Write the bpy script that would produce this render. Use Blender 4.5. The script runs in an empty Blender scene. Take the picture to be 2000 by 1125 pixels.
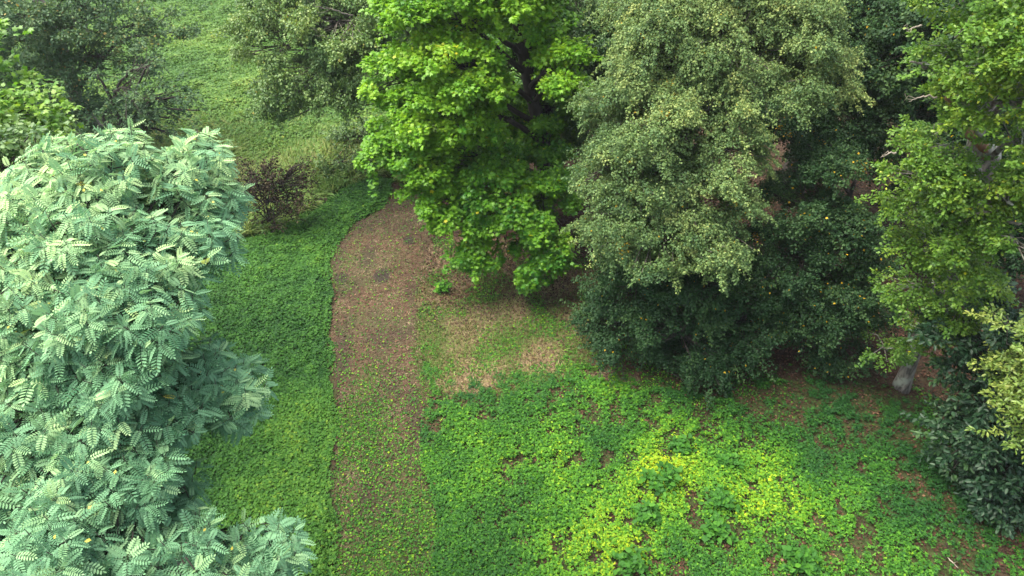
import bpy, math
import numpy as np

SC = bpy.context.scene
COL = SC.collection
# ------------------------------------------------------------------ camera
CAM_H = 15.0
PITCH = math.radians(40.0)
HFOV = math.radians(73.7)
cam_d = bpy.data.cameras.new("camera")
cam_d.sensor_width = 36.0
cam_d.lens = 18.0 / math.tan(HFOV / 2)
cam_d.clip_end = 2000.0
cam_d.clip_start = 0.1
cam = bpy.data.objects.new("camera", cam_d)
COL.objects.link(cam)
cam.location = (0, 0, CAM_H)
cam.rotation_euler = (math.pi / 2 - PITCH, 0, 0)
SC.camera = cam
# ------------------------------------------------------------------ sky, sun, exposure
SUN_EL, SUN_AZ = math.radians(64), math.radians(-75)     # azimuth from +Y towards +X
w = bpy.data.worlds.new("World")
SC.world = w
w.use_nodes = True
nt = w.node_tree
sky = nt.nodes.new("ShaderNodeTexSky")
sky.sky_type = 'NISHITA'
sky.sun_disc = False
sky.sun_elevation = SUN_EL
sky.sun_rotation = SUN_AZ
sky.air_density = 1.0
sky.dust_density = 3.0
sky.ozone_density = 0.6
veil = nt.nodes.new("ShaderNodeHueSaturation")          # thin cloud takes most of the blue out of the sky
veil.inputs["Saturation"].default_value = 0.5
nt.links.new(sky.outputs[0], veil.inputs["Color"])
nt.links.new(veil.outputs[0], nt.nodes["Background"].inputs[0])
nt.nodes["Background"].inputs[1].default_value = 0.13
sun_d = bpy.data.lights.new("sun", 'SUN')
sun_d.energy = 2.9
sun_d.angle = math.radians(50)
sun_d.color = (1.0, 0.90, 0.74)
sun = bpy.data.objects.new("sun", sun_d)
COL.objects.link(sun)
sun.rotation_euler = (math.pi / 2 - SUN_EL, 0, -SUN_AZ + math.pi)
SC.view_settings.view_transform = 'Standard'
SC.view_settings.look = 'None'
SC.view_settings.gamma = 1.0
SC.view_settings.exposure = 1.9
SC.cycles.max_bounces = 8
SC.cycles.diffuse_bounces = 4
SC.cycles.transmission_bounces = 4
SC.cycles.use_denoising = True

# ------------------------------------------------------------------ helpers
SP, CP, FOC = math.sin(PITCH), math.cos(PITCH), 1000.0 / math.tan(HFOV / 2)
def at_y(x, y, Y):
    "world point seen at photo pixel x, y on the vertical plane at distance Y"
    u, v = (x - 1000) / FOC, (y - 562.5) / FOC
    t = Y / (CP - SP * v)
    return np.array([u * t, Y, CAM_H - t * (SP + CP * v)])
def on_ground(x, y, Z=0.0):
    u, v = (x - 1000) / FOC, (y - 562.5) / FOC
    t = (CAM_H - Z) / (SP + CP * v)
    return np.array([u * t, t * (CP - SP * v), Z])
def depth_at(x, y, Y):
    return Y / (CP - SP * (y - 562.5) / FOC)

def hash3(ix, iy, iz, seed):
    h = (ix * 374761393 + iy * 668265263 + iz * 2147483647 * 3 + seed * 144665) & 0xffffffff
    h = ((h ^ (h >> 13)) * 1274126177) & 0xffffffff
    h = ((h ^ (h >> 16)) * 2246822519) & 0xffffffff
    return ((h ^ (h >> 15)) & 0xffffff) / float(0xffffff)
def noise(p, seed=0):
    "smooth value noise in 0..1 on an (N, 3) array"
    p = np.asarray(p, float)
    i = np.floor(p).astype(np.int64)
    f = p - i
    f = f * f * (3 - 2 * f)
    r = 0
    for a in (0, 1):
        for b in (0, 1):
            for c in (0, 1):
                wgt = (f[:, 0] if a else 1 - f[:, 0]) * (f[:, 1] if b else 1 - f[:, 1]) * (f[:, 2] if c else 1 - f[:, 2])
                r = r + wgt * hash3(i[:, 0] + a, i[:, 1] + b, i[:, 2] + c, seed)
    return r
def fbm(p, seed=0, octaves=3):
    r, amp, tot = 0, 1.0, 0.0
    p = np.asarray(p, float)
    for k in range(octaves):
        r = r + amp * noise(p * 2 ** k + 17.3 * k, seed + k)
        tot += amp
        amp *= 0.5
    return r / tot
def fbm2(x, y, s, seed=0, octaves=3):
    return fbm(np.stack([x * s, y * s, np.zeros_like(x)], 1), seed, octaves)
def unit(a):
    return a / np.maximum(np.linalg.norm(a, axis=-1, keepdims=True), 1e-9)
def rand_dirs(rng, n):
    return unit(rng.normal(size=(n, 3)))
def frames(axis, normal):
    "rotation matrices whose columns are x = axis, z ~ normal"
    x = unit(axis)
    z = normal - (normal * x).sum(1, keepdims=True) * x
    z = unit(z)
    y = np.cross(z, x)
    return np.stack([x, y, z], 2)
def in_poly(x, y, poly):
    res = np.zeros(x.shape, bool)
    n = len(poly)
    for i in range(n):
        x0, y0 = poly[i]
        x1, y1 = poly[(i + 1) % n]
        if y0 == y1:
            continue
        c = ((y0 > y) != (y1 > y)) & (x < (x1 - x0) * (y - y0) / (y1 - y0) + x0)
        res ^= c
    return res

class Acc:
    "collects many small pieces, each a few faces, into one mesh with a per-vertex hue value"
    def __init__(s):
        s.v, s.t, s.loops, s.sizes, s.n = [], [], [], [], 0
    def add(s, tmpl, pos, R, scale, tint, width=None):
        tv, tf = tmpl
        k, N = len(tv), len(pos)
        if N == 0:
            return
        sc = np.asarray(scale, float)
        if sc.ndim == 0:
            sc = np.full(N, float(sc))
        loc = tv[None] * sc[:, None, None]
        if width is not None:
            loc = loc * np.stack([np.ones(N), width, np.ones(N)], 1)[:, None, :]
        V = np.einsum('nij,nkj->nki', R, loc) + pos[:, None]
        s.v.append(V.reshape(-1, 3).astype(np.float32))
        s.t.append(np.repeat(np.asarray(tint, np.float32), k))
        base = s.n + np.arange(N) * k
        fl = np.array([i for f in tf for i in f])
        s.loops.append((base[:, None] + fl[None]).ravel().astype(np.int32))
        s.sizes.append(np.tile(np.array([len(f) for f in tf], np.int32), N))
        s.n += N * k
    def raw(s, V, F, tint=0.5):
        V = np.asarray(V, np.float32)
        s.v.append(V)
        s.t.append(np.full(len(V), tint, np.float32) if np.isscalar(tint) else np.asarray(tint, np.float32))
        s.loops.append(np.array([i for f in F for i in f], np.int32) + s.n)
        s.sizes.append(np.array([len(f) for f in F], np.int32))
        s.n += len(V)
    def build(s, name, mat, parent=None, smooth=False):
        me = bpy.data.meshes.new(name)
        V, T = np.concatenate(s.v), np.concatenate(s.t)
        L, S = np.concatenate(s.loops), np.concatenate(s.sizes)
        me.vertices.add(len(V))
        me.vertices.foreach_set("co", V.ravel())
        me.loops.add(len(L))
        me.loops.foreach_set("vertex_index", L)
        me.polygons.add(len(S))
        me.polygons.foreach_set("loop_start", np.concatenate([[0], np.cumsum(S)[:-1]]).astype(np.int32))
        me.update(calc_edges=True)
        at = me.attributes.new("tint", 'FLOAT', 'POINT')
        at.data.foreach_set("value", T)
        if smooth:
            me.polygons.foreach_set("use_smooth", np.ones(len(S), bool))
        me.materials.append(mat)
        o = bpy.data.objects.new(name, me)
        COL.objects.link(o)
        if parent is not None:
            o.parent = parent
            o.matrix_parent_inverse = parent.matrix_basis.inverted()
        return o
    def tube(s, pts, radii, sides=6, tint=0.5):
        P = np.asarray(pts, float)
        n = len(P)
        T = unit(np.gradient(P, axis=0))
        ref = np.array([0.31, 0.87, 0.13])
        A = unit(np.cross(T, ref))
        B = np.cross(T, A)
        ang = np.linspace(0, 2 * math.pi, sides, endpoint=False)
        r = np.asarray(radii, float)
        V = P[:, None] + r[:, None, None] * (A[:, None] * np.cos(ang)[None, :, None] + B[:, None] * np.sin(ang)[None, :, None])
        V = V.reshape(-1, 3)
        F = []
        for i in range(n - 1):
            for j in range(sides):
                a, b = i * sides + j, i * sides + (j + 1) % sides
                F.append((a, b, b + sides, a + sides))
        F.append(tuple(range(sides - 1, -1, -1)))
        F.append(tuple(range((n - 1) * sides, n * sides)))
        s.raw(V, F, tint)

def tag(o, label=None, cat=None, group=None, kind=None):
    for k, val in (("label", label), ("category", cat), ("group", group), ("kind", kind)):
        if val:
            o[k] = val
    return o
def thing(name, loc, label, cat, group=None):
    o = bpy.data.objects.new(name, None)
    o.empty_display_size = 0.3
    COL.objects.link(o)
    o.location = loc
    return tag(o, label, cat, group)

# ------------------------------------------------------------------ leaf shapes (length 1 along x)
def A_(l): return np.array(l, float)
OVATE = (A_([(0,0,0),(.3,.27,.05),(.7,.22,.03),(1,0,-.08),(.7,-.22,.03),(.3,-.27,.05)]), [(0,3,2,1),(0,5,4,3)])
SMALL = (A_([(0,0,0),(.45,.34,.07),(1,0,-.06),(.45,-.34,.07)]), [(0,2,1),(0,3,2)])
LANCE = (A_([(0,0,0),(.3,.15,.03),(.7,.13,.01),(1,0,-.12),(.7,-.13,.01),(.3,-.15,.03)]), [(0,3,2,1),(0,5,4,3)])
def lobed(lobes, c=.42):
    v = [(0,0,0)]
    for i, (a, r) in enumerate(lobes):
        a = math.radians(a)
        v.append((c + r*math.cos(a), r*math.sin(a), -.10*r))
        if i < len(lobes)-1:
            b = math.radians((lobes[i][0] + lobes[i+1][0]) / 2)
            v.append((c + .30*math.cos(b), .30*math.sin(b), .04))
    v = A_(v)
    k = len(v)
    cidx = k
    v = np.vstack([v, [[c, 0, .06]]])
    return (v, [(cidx, i, (i+1) % k) for i in range(k)])
MAPLE = lobed([(-125,.42),(-60,.55),(0,.62),(60,.55),(125,.42)])
OAKL = (A_([(0,0,0),(.22,-.10,.02),(.30,-.24,.0),(.45,-.15,.03),(.58,-.32,-.02),(.72,-.18,.02),(.9,-.18,-.05),(1,0,-.08),
            (.9,.18,-.05),(.72,.18,.02),(.58,.32,-.02),(.45,.15,.03),(.30,.24,.0),(.22,.10,.02)]),
        [(0,1,2,3,11,12,13),(3,4,5,9,10,11),(5,6,7,8,9)])
def multi(parts):
    V, F = [], []
    for (tv, tf), M, off in parts:
        b = sum(len(x) for x in V)
        V.append(tv @ np.array(M).T + np.array(off))
        F += [tuple(b + i for i in f) for f in tf]
    return (np.vstack(V), F)
def rz(a, s=1.0):
    a = math.radians(a)
    return [[s*math.cos(a), -s*math.sin(a), 0],[s*math.sin(a), s*math.cos(a), 0],[0,0,s]]
TRIFOL = multi([(OVATE, rz(0,.55), (.42,0,0)), (OVATE, rz(75,.48), (.40,.02,0)), (OVATE, rz(-75,.48), (.40,-.02,0))])
CROSS = multi([(OVATE, rz(a, .5), (0,0,0)) for a in (10, 95, 185, 275)])
BLADE = (A_([(0,-.04,0),(0,.04,0),(.55,.03,.0),(.55,-.03,.0),(1,0,-.22)]), [(0,1,2,3),(3,2,4)])
STRAW = (A_([(0,-.035,0),(1,-.03,0),(1,.03,.0),(0,.035,0)]), [(0,1,2,3)])
def pinnate(pairs=7, droop=.30, fold=14):
    "a feather leaf: a thin midrib carrying well separated paired oval leaflets and one at the tip, arching down"
    leaflet = (A_([(0,0,0),(.25,.20,.02),(.70,.225,.01),(1,.07,-.05),(1,-.07,-.05),(.70,-.225,.01),(.25,-.20,.02)]), [(0,3,2,1),(0,4,3),(0,6,5,4)])
    parts = []
    for i in range(pairs):
        t = .15 + .78 * i / (pairs - .4)
        L = .25 * (1 - .5 * abs(t - .5) ** 1.3 * 1.6)
        z = -droop * t * t
        for sgn in (1, -1):
            a = sgn * (80 - 26 * t)
            M = np.array(rz(a, L))
            tl = math.radians(-fold * sgn)
            M = M @ np.array([[1,0,0],[0,math.cos(tl),-math.sin(tl)],[0,math.sin(tl),math.cos(tl)]])
            parts.append((leaflet, M, (t, 0.01*sgn, z + .012)))
    parts.append((leaflet, rz(0, .19), (.93, 0, -.87 * droop)))
    ribv = A_([(0,-.009,0),(0,.009,0),(.5,.006,-.25*droop),(.5,-.006,-.25*droop),(.94,.003,-.88*droop),(.94,-.003,-.88*droop)])
    parts.append(((ribv, [(0,1,2,3),(3,2,4,5)]), np.eye(3), (0,0,.003)))
    return multi(parts)
PINNS = [pinnate(7), pinnate(8, .5, 6), pinnate(6, .12, 22)]

# ------------------------------------------------------------------ materials
def srgb(r, g, b):
    f = lambda c: (c/255/12.92) if c/255 <= .04045 else ((c/255+.055)/1.055)**2.4
    return (f(r), f(g), f(b), 1)
def new_mat(name):
    m = bpy.data.materials.new(name)
    m.use_nodes = True
    m.node_tree.nodes.clear()
    return m, m.node_tree.nodes, m.node_tree.links
def leaf_mat(name, stops, trans=0.35, trans_gain=(1.25, 1.2, .7), rough=.5, spec=.35, under=None):
    "stops: (position, linear rgb) along the leaf's own hue value"
    m, N, L = new_mat(name)
    a = N.new("ShaderNodeAttribute"); a.attribute_name = "tint"
    r = N.new("ShaderNodeValToRGB")
    e = r.color_ramp.elements
    while len(e) < len(stops): e.new(.5)
    for el, (p, c) in zip(e, stops):
        el.position = p
        el.color = (*c, 1)
    L.new(a.outputs["Fac"], r.inputs[0])
    col = r.outputs[0]
    if under is not None:
        g = N.new("ShaderNodeNewGeometry")
        mx = N.new("ShaderNodeMix"); mx.data_type = 'RGBA'
        mx.inputs[7].default_value = (*under, 1)
        mul = N.new("ShaderNodeMath"); mul.operation = 'MULTIPLY'; mul.inputs[1].default_value = .6
        L.new(g.outputs["Backfacing"], mul.inputs[0])
        L.new(mul.outputs[0], mx.inputs[0])
        L.new(col, mx.inputs[6])
        col = mx.outputs[2]
    p = N.new("ShaderNodeBsdfPrincipled")
    p.inputs["Roughness"].default_value = rough
    p.inputs["Specular IOR Level"].default_value = spec
    L.new(col, p.inputs["Base Color"])
    out = N.new("ShaderNodeOutputMaterial")
    if trans > 0:
        t = N.new("ShaderNodeBsdfTranslucent")
        vm = N.new("ShaderNodeVectorMath"); vm.operation = 'MULTIPLY'
        vm.inputs[1].default_value = trans_gain
        L.new(col, vm.inputs[0])
        L.new(vm.outputs[0], t.inputs[0])
        mix = N.new("ShaderNodeMixShader"); mix.inputs[0].default_value = trans
        L.new(p.outputs[0], mix.inputs[1]); L.new(t.outputs[0], mix.inputs[2])
        L.new(mix.outputs[0], out.inputs[0])
    else:
        L.new(p.outputs[0], out.inputs[0])
    return m
def bark_mat(name, c1, c2, scale=6.0, lichen=None):
    m, N, L = new_mat(name)
    tc = N.new("ShaderNodeTexCoord")
    mp = N.new("ShaderNodeMapping"); mp.inputs["Scale"].default_value = (1, 1, .22)
    L.new(tc.outputs["Object"], mp.inputs[0])
    n1 = N.new("ShaderNodeTexNoise"); n1.inputs["Scale"].default_value = scale; n1.inputs["Detail"].default_value = 6
    L.new(mp.outputs[0], n1.inputs["Vector"])
    r = N.new("ShaderNodeValToRGB")
    r.color_ramp.elements[0].position = .35; r.color_ramp.elements[0].color = (*c1, 1)
    r.color_ramp.elements[1].position = .68; r.color_ramp.elements[1].color = (*c2, 1)
    L.new(n1.outputs["Fac"], r.inputs[0])
    col = r.outputs[0]
    if lichen:
        n2 = N.new("ShaderNodeTexNoise"); n2.inputs["Scale"].default_value = 2.6; n2.inputs["Detail"].default_value = 5
        L.new(tc.outputs["Object"], n2.inputs["Vector"])
        r2 = N.new("ShaderNodeValToRGB"); r2.color_ramp.elements[0].position = .5; r2.color_ramp.elements[1].position = .62
        L.new(n2.outputs["Fac"], r2.inputs[0])
        mx = N.new("ShaderNodeMix"); mx.data_type = 'RGBA'; mx.inputs[7].default_value = (*lichen, 1)
        L.new(r2.outputs[0], mx.inputs[0]); L.new(col, mx.inputs[6])
        col = mx.outputs[2]
    p = N.new("ShaderNodeBsdfPrincipled"); p.inputs["Roughness"].default_value = .9
    L.new(col, p.inputs["Base Color"])
    b = N.new("ShaderNodeBump"); b.inputs["Strength"].default_value = .7; b.inputs["Distance"].default_value = .05
    L.new(n1.outputs["Fac"], b.inputs["Height"]); L.new(b.outputs[0], p.inputs["Normal"])
    out = N.new("ShaderNodeOutputMaterial"); L.new(p.outputs[0], out.inputs[0])
    return m

YEL = (.42, .28, .015)
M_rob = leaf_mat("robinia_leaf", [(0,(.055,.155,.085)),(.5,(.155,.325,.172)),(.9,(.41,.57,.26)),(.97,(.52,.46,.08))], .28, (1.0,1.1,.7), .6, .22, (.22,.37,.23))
M_maple = leaf_mat("maple_leaf", [(0,(.04,.16,.02)),(.45,(.135,.31,.02)),(.85,(.25,.42,.028)),(.98,(.44,.42,.02))], .42, (1.25,1.2,.6), .45, .3)
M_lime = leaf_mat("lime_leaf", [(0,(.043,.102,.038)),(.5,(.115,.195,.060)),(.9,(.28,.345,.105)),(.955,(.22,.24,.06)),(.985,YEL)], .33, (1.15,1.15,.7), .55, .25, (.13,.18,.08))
M_horn = leaf_mat("hornbeam_leaf", [(0,(.013,.042,.017)),(.5,(.024,.066,.022)),(.93,(.058,.115,.032)),(.985,YEL)], .28, (1.2,1.15,.7), .6, .22)  # dark green leaf, darkened further to paint the shade below the lime
M_oak = leaf_mat("oak_leaf", [(0,(.045,.13,.022)),(.5,(.115,.23,.028)),(.88,(.24,.34,.035)),(.98,(.40,.40,.015))], .36, (1.2,1.15,.6), .45, .35)
M_ash = leaf_mat("pale_leaf", [(0,(.05,.12,.042)),(.5,(.105,.195,.055)),(.92,(.19,.28,.075)),(.98,(.3,.28,.06))], .3, (1.15,1.1,.7), .5, .35)
M_plum = leaf_mat("plum_leaf", [(0,(.032,.08,.04)),(.5,(.06,.125,.055)),(.9,(.115,.19,.065)),(.98,(.26,.2,.06))], .3, (1.2,1.1,.7), .6, .25)
M_plane = leaf_mat("plane_leaf", [(0,(.05,.16,.02)),(.5,(.11,.25,.03)),(.95,(.2,.33,.04))], .4, (1.2,1.2,.6), .45, .35)
M_laurel = leaf_mat("laurel_leaf", [(0,(.010,.035,.016)),(.5,(.020,.056,.024)),(.95,(.045,.10,.032))], .15, (1.2,1.1,.7), .5, .35)
M_laurel_y = leaf_mat("pale_laurel_leaf", [(0,(.07,.15,.03)),(.5,(.16,.24,.045)),(.95,(.32,.36,.08))], .3, (1.15,1.1,.7), .42, .4)
M_dead = leaf_mat("withered_leaf", [(0,(.018,.013,.010)),(.4,(.045,.030,.018)),(.58,(.060,.055,.025)),(.75,(.06,.12,.03))], .1, (1,1,1), .7, .2)
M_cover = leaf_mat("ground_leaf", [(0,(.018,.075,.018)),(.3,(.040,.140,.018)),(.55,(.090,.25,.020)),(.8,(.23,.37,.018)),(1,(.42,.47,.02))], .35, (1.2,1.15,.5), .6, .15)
M_nettle = leaf_mat("nettle_leaf", [(0,(.018,.070,.017)),(.5,(.052,.155,.024)),(.9,(.10,.225,.030)),(1,(.20,.30,.03))], .33, (1.2,1.15,.5), .6, .15)
M_meadow = leaf_mat("meadow_leaf", [(0,(.035,.105,.028)),(.5,(.09,.20,.04)),(.9,(.17,.28,.055)),(1,(.28,.33,.07))], .35, (1.2,1.15,.6), .55, .2)
M_grass = leaf_mat("grass_blade", [(0,(.06,.15,.03)),(.4,(.12,.22,.045)),(.7,(.20,.25,.07)),(.9,(.32,.27,.13)),(1,(.40,.31,.19))], .3, (1.1,1.1,.7), .6, .25)
M_litter = leaf_mat("fallen_leaf", [(0,(.018,.011,.008)),(.4,(.048,.024,.015)),(.75,(.10,.048,.028)),(1,(.20,.12,.07))], .1, (1,1,1), .75, .2)
M_straw = leaf_mat("dry_straw", [(0,(.028,.018,.012)),(.5,(.092,.062,.042)),(1,(.29,.215,.145))], 0, (1,1,1), .85, .15)
B_dark = bark_mat("dark_bark", (.010,.009,.007), (.038,.030,.024))
B_oak = bark_mat("oak_bark", (.06,.056,.047), (.25,.23,.195), 15, (.24,.27,.22))
B_red = bark_mat("reddish_bark", (.16,.075,.04), (.34,.20,.12), 7)
B_grey = bark_mat("grey_bark", (.05,.045,.038), (.14,.125,.105), 6)
B_pale = bark_mat("bleached_wood", (.13,.115,.09), (.27,.24,.19), 8)

# ------------------------------------------------------------------ the ground
def gp(pts, Z=0.0):
    return [tuple(on_ground(x, y, Z)[:2]) for x, y in pts]
PATH_L = [(655,1700),(655,1125),(656,1010),(648,920),(656,850),(655,770),(645,690),(640,640),(650,590),(645,540),(655,480),(690,440),(740,412),(768,380)]
PATH_R = [(852,1700),(846,1125),(850,1030),(836,980),(824,920),(820,850),(838,775),(826,720),(813,680),(818,600),(832,550),(838,500),(850,440),(850,370)]
PATH = gp(PATH_L + [(800,362)] + PATH_R[::-1])
NETTLE = gp([(-2600,1700)] + PATH_L + [(770,345),(700,350),(640,385),(590,420),(540,450),(450,470),(300,490),(-1200,520)])
CLOVER = gp(PATH_R[:6] + [(838,785),(880,770),(930,785),(985,740),(1015,755),(1050,725),(1100,750),(1150,700),(1200,745),(1280,720),(1330,755),(1420,760),
            (1500,735),(1600,750),(1680,735),(1760,770),(1830,780),(1890,850),(1925,930),(1930,1000),(1940,1050),(1930,1125),(2000,1700)])
DRY = gp([(836,470),(900,480),(1000,470),(1120,500),(1200,560),(1190,640),(1140,720),(1050,742),(960,775),(838,775),(822,690),(820,600)])
MEADOW = gp([(-1500,540),(300,500),(450,480),(540,460),(590,430),(640,395),(700,355),(770,350),(800,360),(850,350),(900,300),(1150,230),(1500,170),(2600,150),(2600,-130),(-1500,-130)])
def ground_z(x, y):
    return 0.22 * (fbm2(x, y, .09, 5, 2) - .5) + 0.07 * (fbm2(x, y, .55, 6, 2) - .5)
def soft_in(x, y, poly, wob=.35, s=1.3, seed=0):
    return in_poly(x + wob * 2 * (fbm2(x, y, s, seed) - .5), y + wob * 2 * (fbm2(x, y, s, seed + 9) - .5), poly)

def inside_frac(x, y, poly, r, wob, s, seed):
    f = 0
    for k in range(8):
        a = k * math.pi / 4
        q = r if k % 2 else r * .5
        f = f + soft_in(x + q * math.cos(a), y + q * math.sin(a), poly, wob, s, seed)
    return f / 8
def grid_sheet(name, xs, ys, zoff, mat, masks, keep=None):
    X, Y = np.meshgrid(xs, ys)
    x, y = X.ravel(), Y.ravel()
    z = ground_z(x, y) + zoff
    nx, ny = len(xs), len(ys)
    idx = np.arange(nx * ny).reshape(ny, nx)
    F = np.stack([idx[:-1,:-1], idx[:-1,1:], idx[1:,1:], idx[1:,:-1]], 2).reshape(-1, 4)
    if keep is not None:
        k = keep(x, y)
        F = F[k[F].all(1)]
        used = np.unique(F)
        remap = np.full(nx * ny, -1); remap[used] = np.arange(len(used))
        F = remap[F]; x, y, z = x[used], y[used], z[used]
    me = bpy.data.meshes.new(name)
    me.vertices.add(len(x)); me.vertices.foreach_set("co", np.stack([x, y, z], 1).astype(np.float32).ravel())
    me.loops.add(F.size); me.loops.foreach_set("vertex_index", F.astype(np.int32).ravel())
    me.polygons.add(len(F)); me.polygons.foreach_set("loop_start", (np.arange(len(F)) * 4).astype(np.int32))
    me.update(calc_edges=True)
    me.polygons.foreach_set("use_smooth", np.ones(len(F), bool))
    for nm, fn in masks.items():
        a = me.attributes.new(nm, 'FLOAT', 'POINT')
        a.data.foreach_set("value", fn(x, y).astype(np.float32))
    me.materials.append(mat)
    o = bpy.data.objects.new(name, me); COL.objects.link(o)
    return tag(o, kind="structure")

def straw_mask(x, y):
    m = 0
    for px, py, r, k in ((865,585,.9,1),(925,640,1.1,1),(1000,615,.9,.8),(930,735,.8,1),(880,745,.5,.8),(1065,705,.8,.9),(870,500,1.1,.8),(960,510,1.3,.7),(1080,545,1.3,.6),(1190,740,.7,.6),(905,530,1.0,.7)):
        g = on_ground(px, py)
        m = np.maximum(m, k * np.exp(-(((x - g[0]) / r) ** 2 + ((y - g[1]) / r / 1.1) ** 2)))
    n = fbm2(x, y, 1.1, 21, 4)
    return np.clip((m + .9 * (n - .5) - .22) * 2.4, 0, 1) * (m > .03)
def meadow_mask(x, y):
    m = soft_in(x, y, MEADOW, .6, .6, 31) & ~soft_in(x, y, NETTLE, .18, 2.0, 7) & ~soft_in(x, y, PATH, .26, 1.5, 2)
    return m.astype(float)

def ground_mat(name, base, masks, nscale=9.0, bump=.5):
    "masks: (attribute, dark rgb, light rgb)"
    m, N, L = new_mat(name)
    tc = N.new("ShaderNodeTexCoord")
    def noise_n(scale, detail=8):
        n = N.new("ShaderNodeTexNoise"); n.inputs["Scale"].default_value = scale; n.inputs["Detail"].default_value = detail; n.inputs["Roughness"].default_value = .7
        L.new(tc.outputs["Object"], n.inputs["Vector"])
        return n.outputs["Fac"]
    n1, n2, n3 = noise_n(nscale), noise_n(.7, 4), noise_n(34, 3)
    add = N.new("ShaderNodeMath"); add.operation = 'MULTIPLY_ADD'; add.inputs[1].default_value = .55
    L.new(n3, add.inputs[0]); L.new(n1, add.inputs[2])
    sub = N.new("ShaderNodeMath"); sub.operation = 'SUBTRACT'; sub.inputs[1].default_value = .27
    L.new(add.outputs[0], sub.inputs[0])
    def ramp(fac, c1, c2, a=.32, b=.68):
        r = N.new("ShaderNodeValToRGB")
        r.color_ramp.elements[0].position = a; r.color_ramp.elements[0].color = (*c1, 1)
        r.color_ramp.elements[1].position = b; r.color_ramp.elements[1].color = (*c2, 1)
        L.new(fac, r.inputs[0])
        return r.outputs[0]
    def mix(f, a, b):
        x = N.new("ShaderNodeMix"); x.data_type = 'RGBA'
        L.new(f, x.inputs[0]); L.new(a, x.inputs[6]); L.new(b, x.inputs[7])
        return x.outputs[2]
    col = ramp(sub.outputs[0], base[0], base[1])
    if len(base) > 2:
        col = mix(ramp(n2, (0,0,0), (1,1,1), .44, .6), col, ramp(sub.outputs[0], base[2], base[3]))
    for nm, c1, c2 in masks:
        a = N.new("ShaderNodeAttribute"); a.attribute_name = nm
        col = mix(a.outputs["Fac"], col, ramp(sub.outputs[0], c1, c2))
    p = N.new("ShaderNodeBsdfPrincipled"); p.inputs["Roughness"].default_value = .95; p.inputs["Specular IOR Level"].default_value = .1
    L.new(col, p.inputs["Base Color"])
    b = N.new("ShaderNodeBump"); b.inputs["Strength"].default_value = bump; b.inputs["Distance"].default_value = .04
    L.new(sub.outputs[0], b.inputs["Height"]); L.new(b.outputs[0], p.inputs["Normal"])
    out = N.new("ShaderNodeOutputMaterial"); L.new(p.outputs[0], out.inputs[0])
    return m
def green_mask(x, y):
    m = (soft_in(x, y, NETTLE, .3, 1.0, 7) | soft_in(x, y, CLOVER, .4, .9, 8)).astype(float)
    return m * .55
M_ground = ground_mat("leaf_litter_soil", ((.018,.012,.009),(.06,.036,.024),(.018,.018,.010),(.06,.048,.026)),
    [("green", (.012,.03,.008), (.04,.075,.018)), ("dry", (.04,.040,.018), (.115,.095,.045)), ("straw", (.12,.085,.052), (.30,.22,.14)), ("meadow", (.04,.07,.02), (.13,.17,.05))])
M_path = ground_mat("mown_soil_path", ((.034,.020,.013),(.108,.068,.045),(.030,.027,.014),(.088,.078,.042)),
    [("moss", (.028,.046,.012), (.085,.115,.034)), ("mud", (.012,.010,.009), (.045,.036,.030))], 11, .6)
fx = np.concatenate([-np.geomspace(400, 27, 18), np.arange(-25, 25, .14), np.geomspace(27, 400, 18)])
fy = np.concatenate([-np.geomspace(300, 3, 14), np.arange(-1, 55, .14), np.geomspace(57, 500, 18)])
grid_sheet("ground", fx, fy, 0, M_ground, {"green": green_mask, "dry": lambda x, y: soft_in(x, y, DRY, .6, .7, 4).astype(float),
           "straw": straw_mask, "meadow": meadow_mask})
def mud_mask(x, y):
    n = fbm2(x, y, .9, 41, 3)
    m = np.clip((n - .56 - .03 * (15 - y)) * 5, 0, 1) * .55
    m = np.maximum(m, np.clip((fbm2(x * 2.4 + .25 * y, y * .5, .8, 44, 3) - .52) * 5, 0, 1) * .6)      # worn, darker wheel lines
    for px, py, r in ((828,1055,.17),(760,1000,.14),(815,990,.12),(700,430,.22),(725,450,.18),(665,545,.3),(650,570,.25),(688,635,.12),(745,540,.35),(800,470,.3),(770,600,.07)):
        g = on_ground(px, py)
        d = np.hypot((x - g[0]), (y - g[1]) * .8) + .25 * (fbm2(x, y, 4.5, 43, 3) - .5)
        m = np.maximum(m, np.clip((r - d) / .10, 0, 1))
    return m
def moss_mask(x, y):
    n = fbm2(x, y, .5, 45, 4)
    xc = np.interp(y, [6, 14, 22], [-4.0, -4.9, -6.3])
    side = np.clip((xc + 1.2 - x) / 1.0, -.35, .5)
    return np.clip((n - .47 + .16 * side + +.26 * np.clip((13.5 - y) / 4, -.4, 1)) * 3.5, 0, 1) * .85
px_ = np.arange(-10, 1, .08); py_ = np.arange(2, 24, .08)
def path_keep(x, y):
    return soft_in(x, y, PATH, .26, 1.5, 2)
grid_sheet("path", px_, py_, .012, M_path, {"moss": moss_mask, "mud": mud_mask}, path_keep)

# ------------------------------------------------------------------ ground plants and litter
def scatter(rng, x0, x1, y0, y1, dens):
    n = int((x1 - x0) * (y1 - y0) * dens)
    return rng.uniform(x0, x1, n), rng.uniform(y0, y1, n)
def flat_R(rng, n, tilt=.5, lean=None):
    nrm = np.stack([rng.normal(0, tilt, n), rng.normal(0, tilt, n), np.ones(n)], 1)
    a = rng.uniform(0, 2 * math.pi, n)
    ax = np.stack([np.cos(a), np.sin(a), rng.normal(-.15, .25, n)], 1)
    return frames(ax, nrm)
def blade_R(rng, n, spread=.6, lean=(0, 0)):
    ax = np.stack([rng.normal(lean[0], spread, n), rng.normal(lean[1], spread, n), np.ones(n)], 1)
    a = rng.uniform(0, 2 * math.pi, n)
    return frames(ax, np.stack([np.cos(a), np.sin(a), .6 * np.ones(n)], 1))
TRUNKS = []

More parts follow.
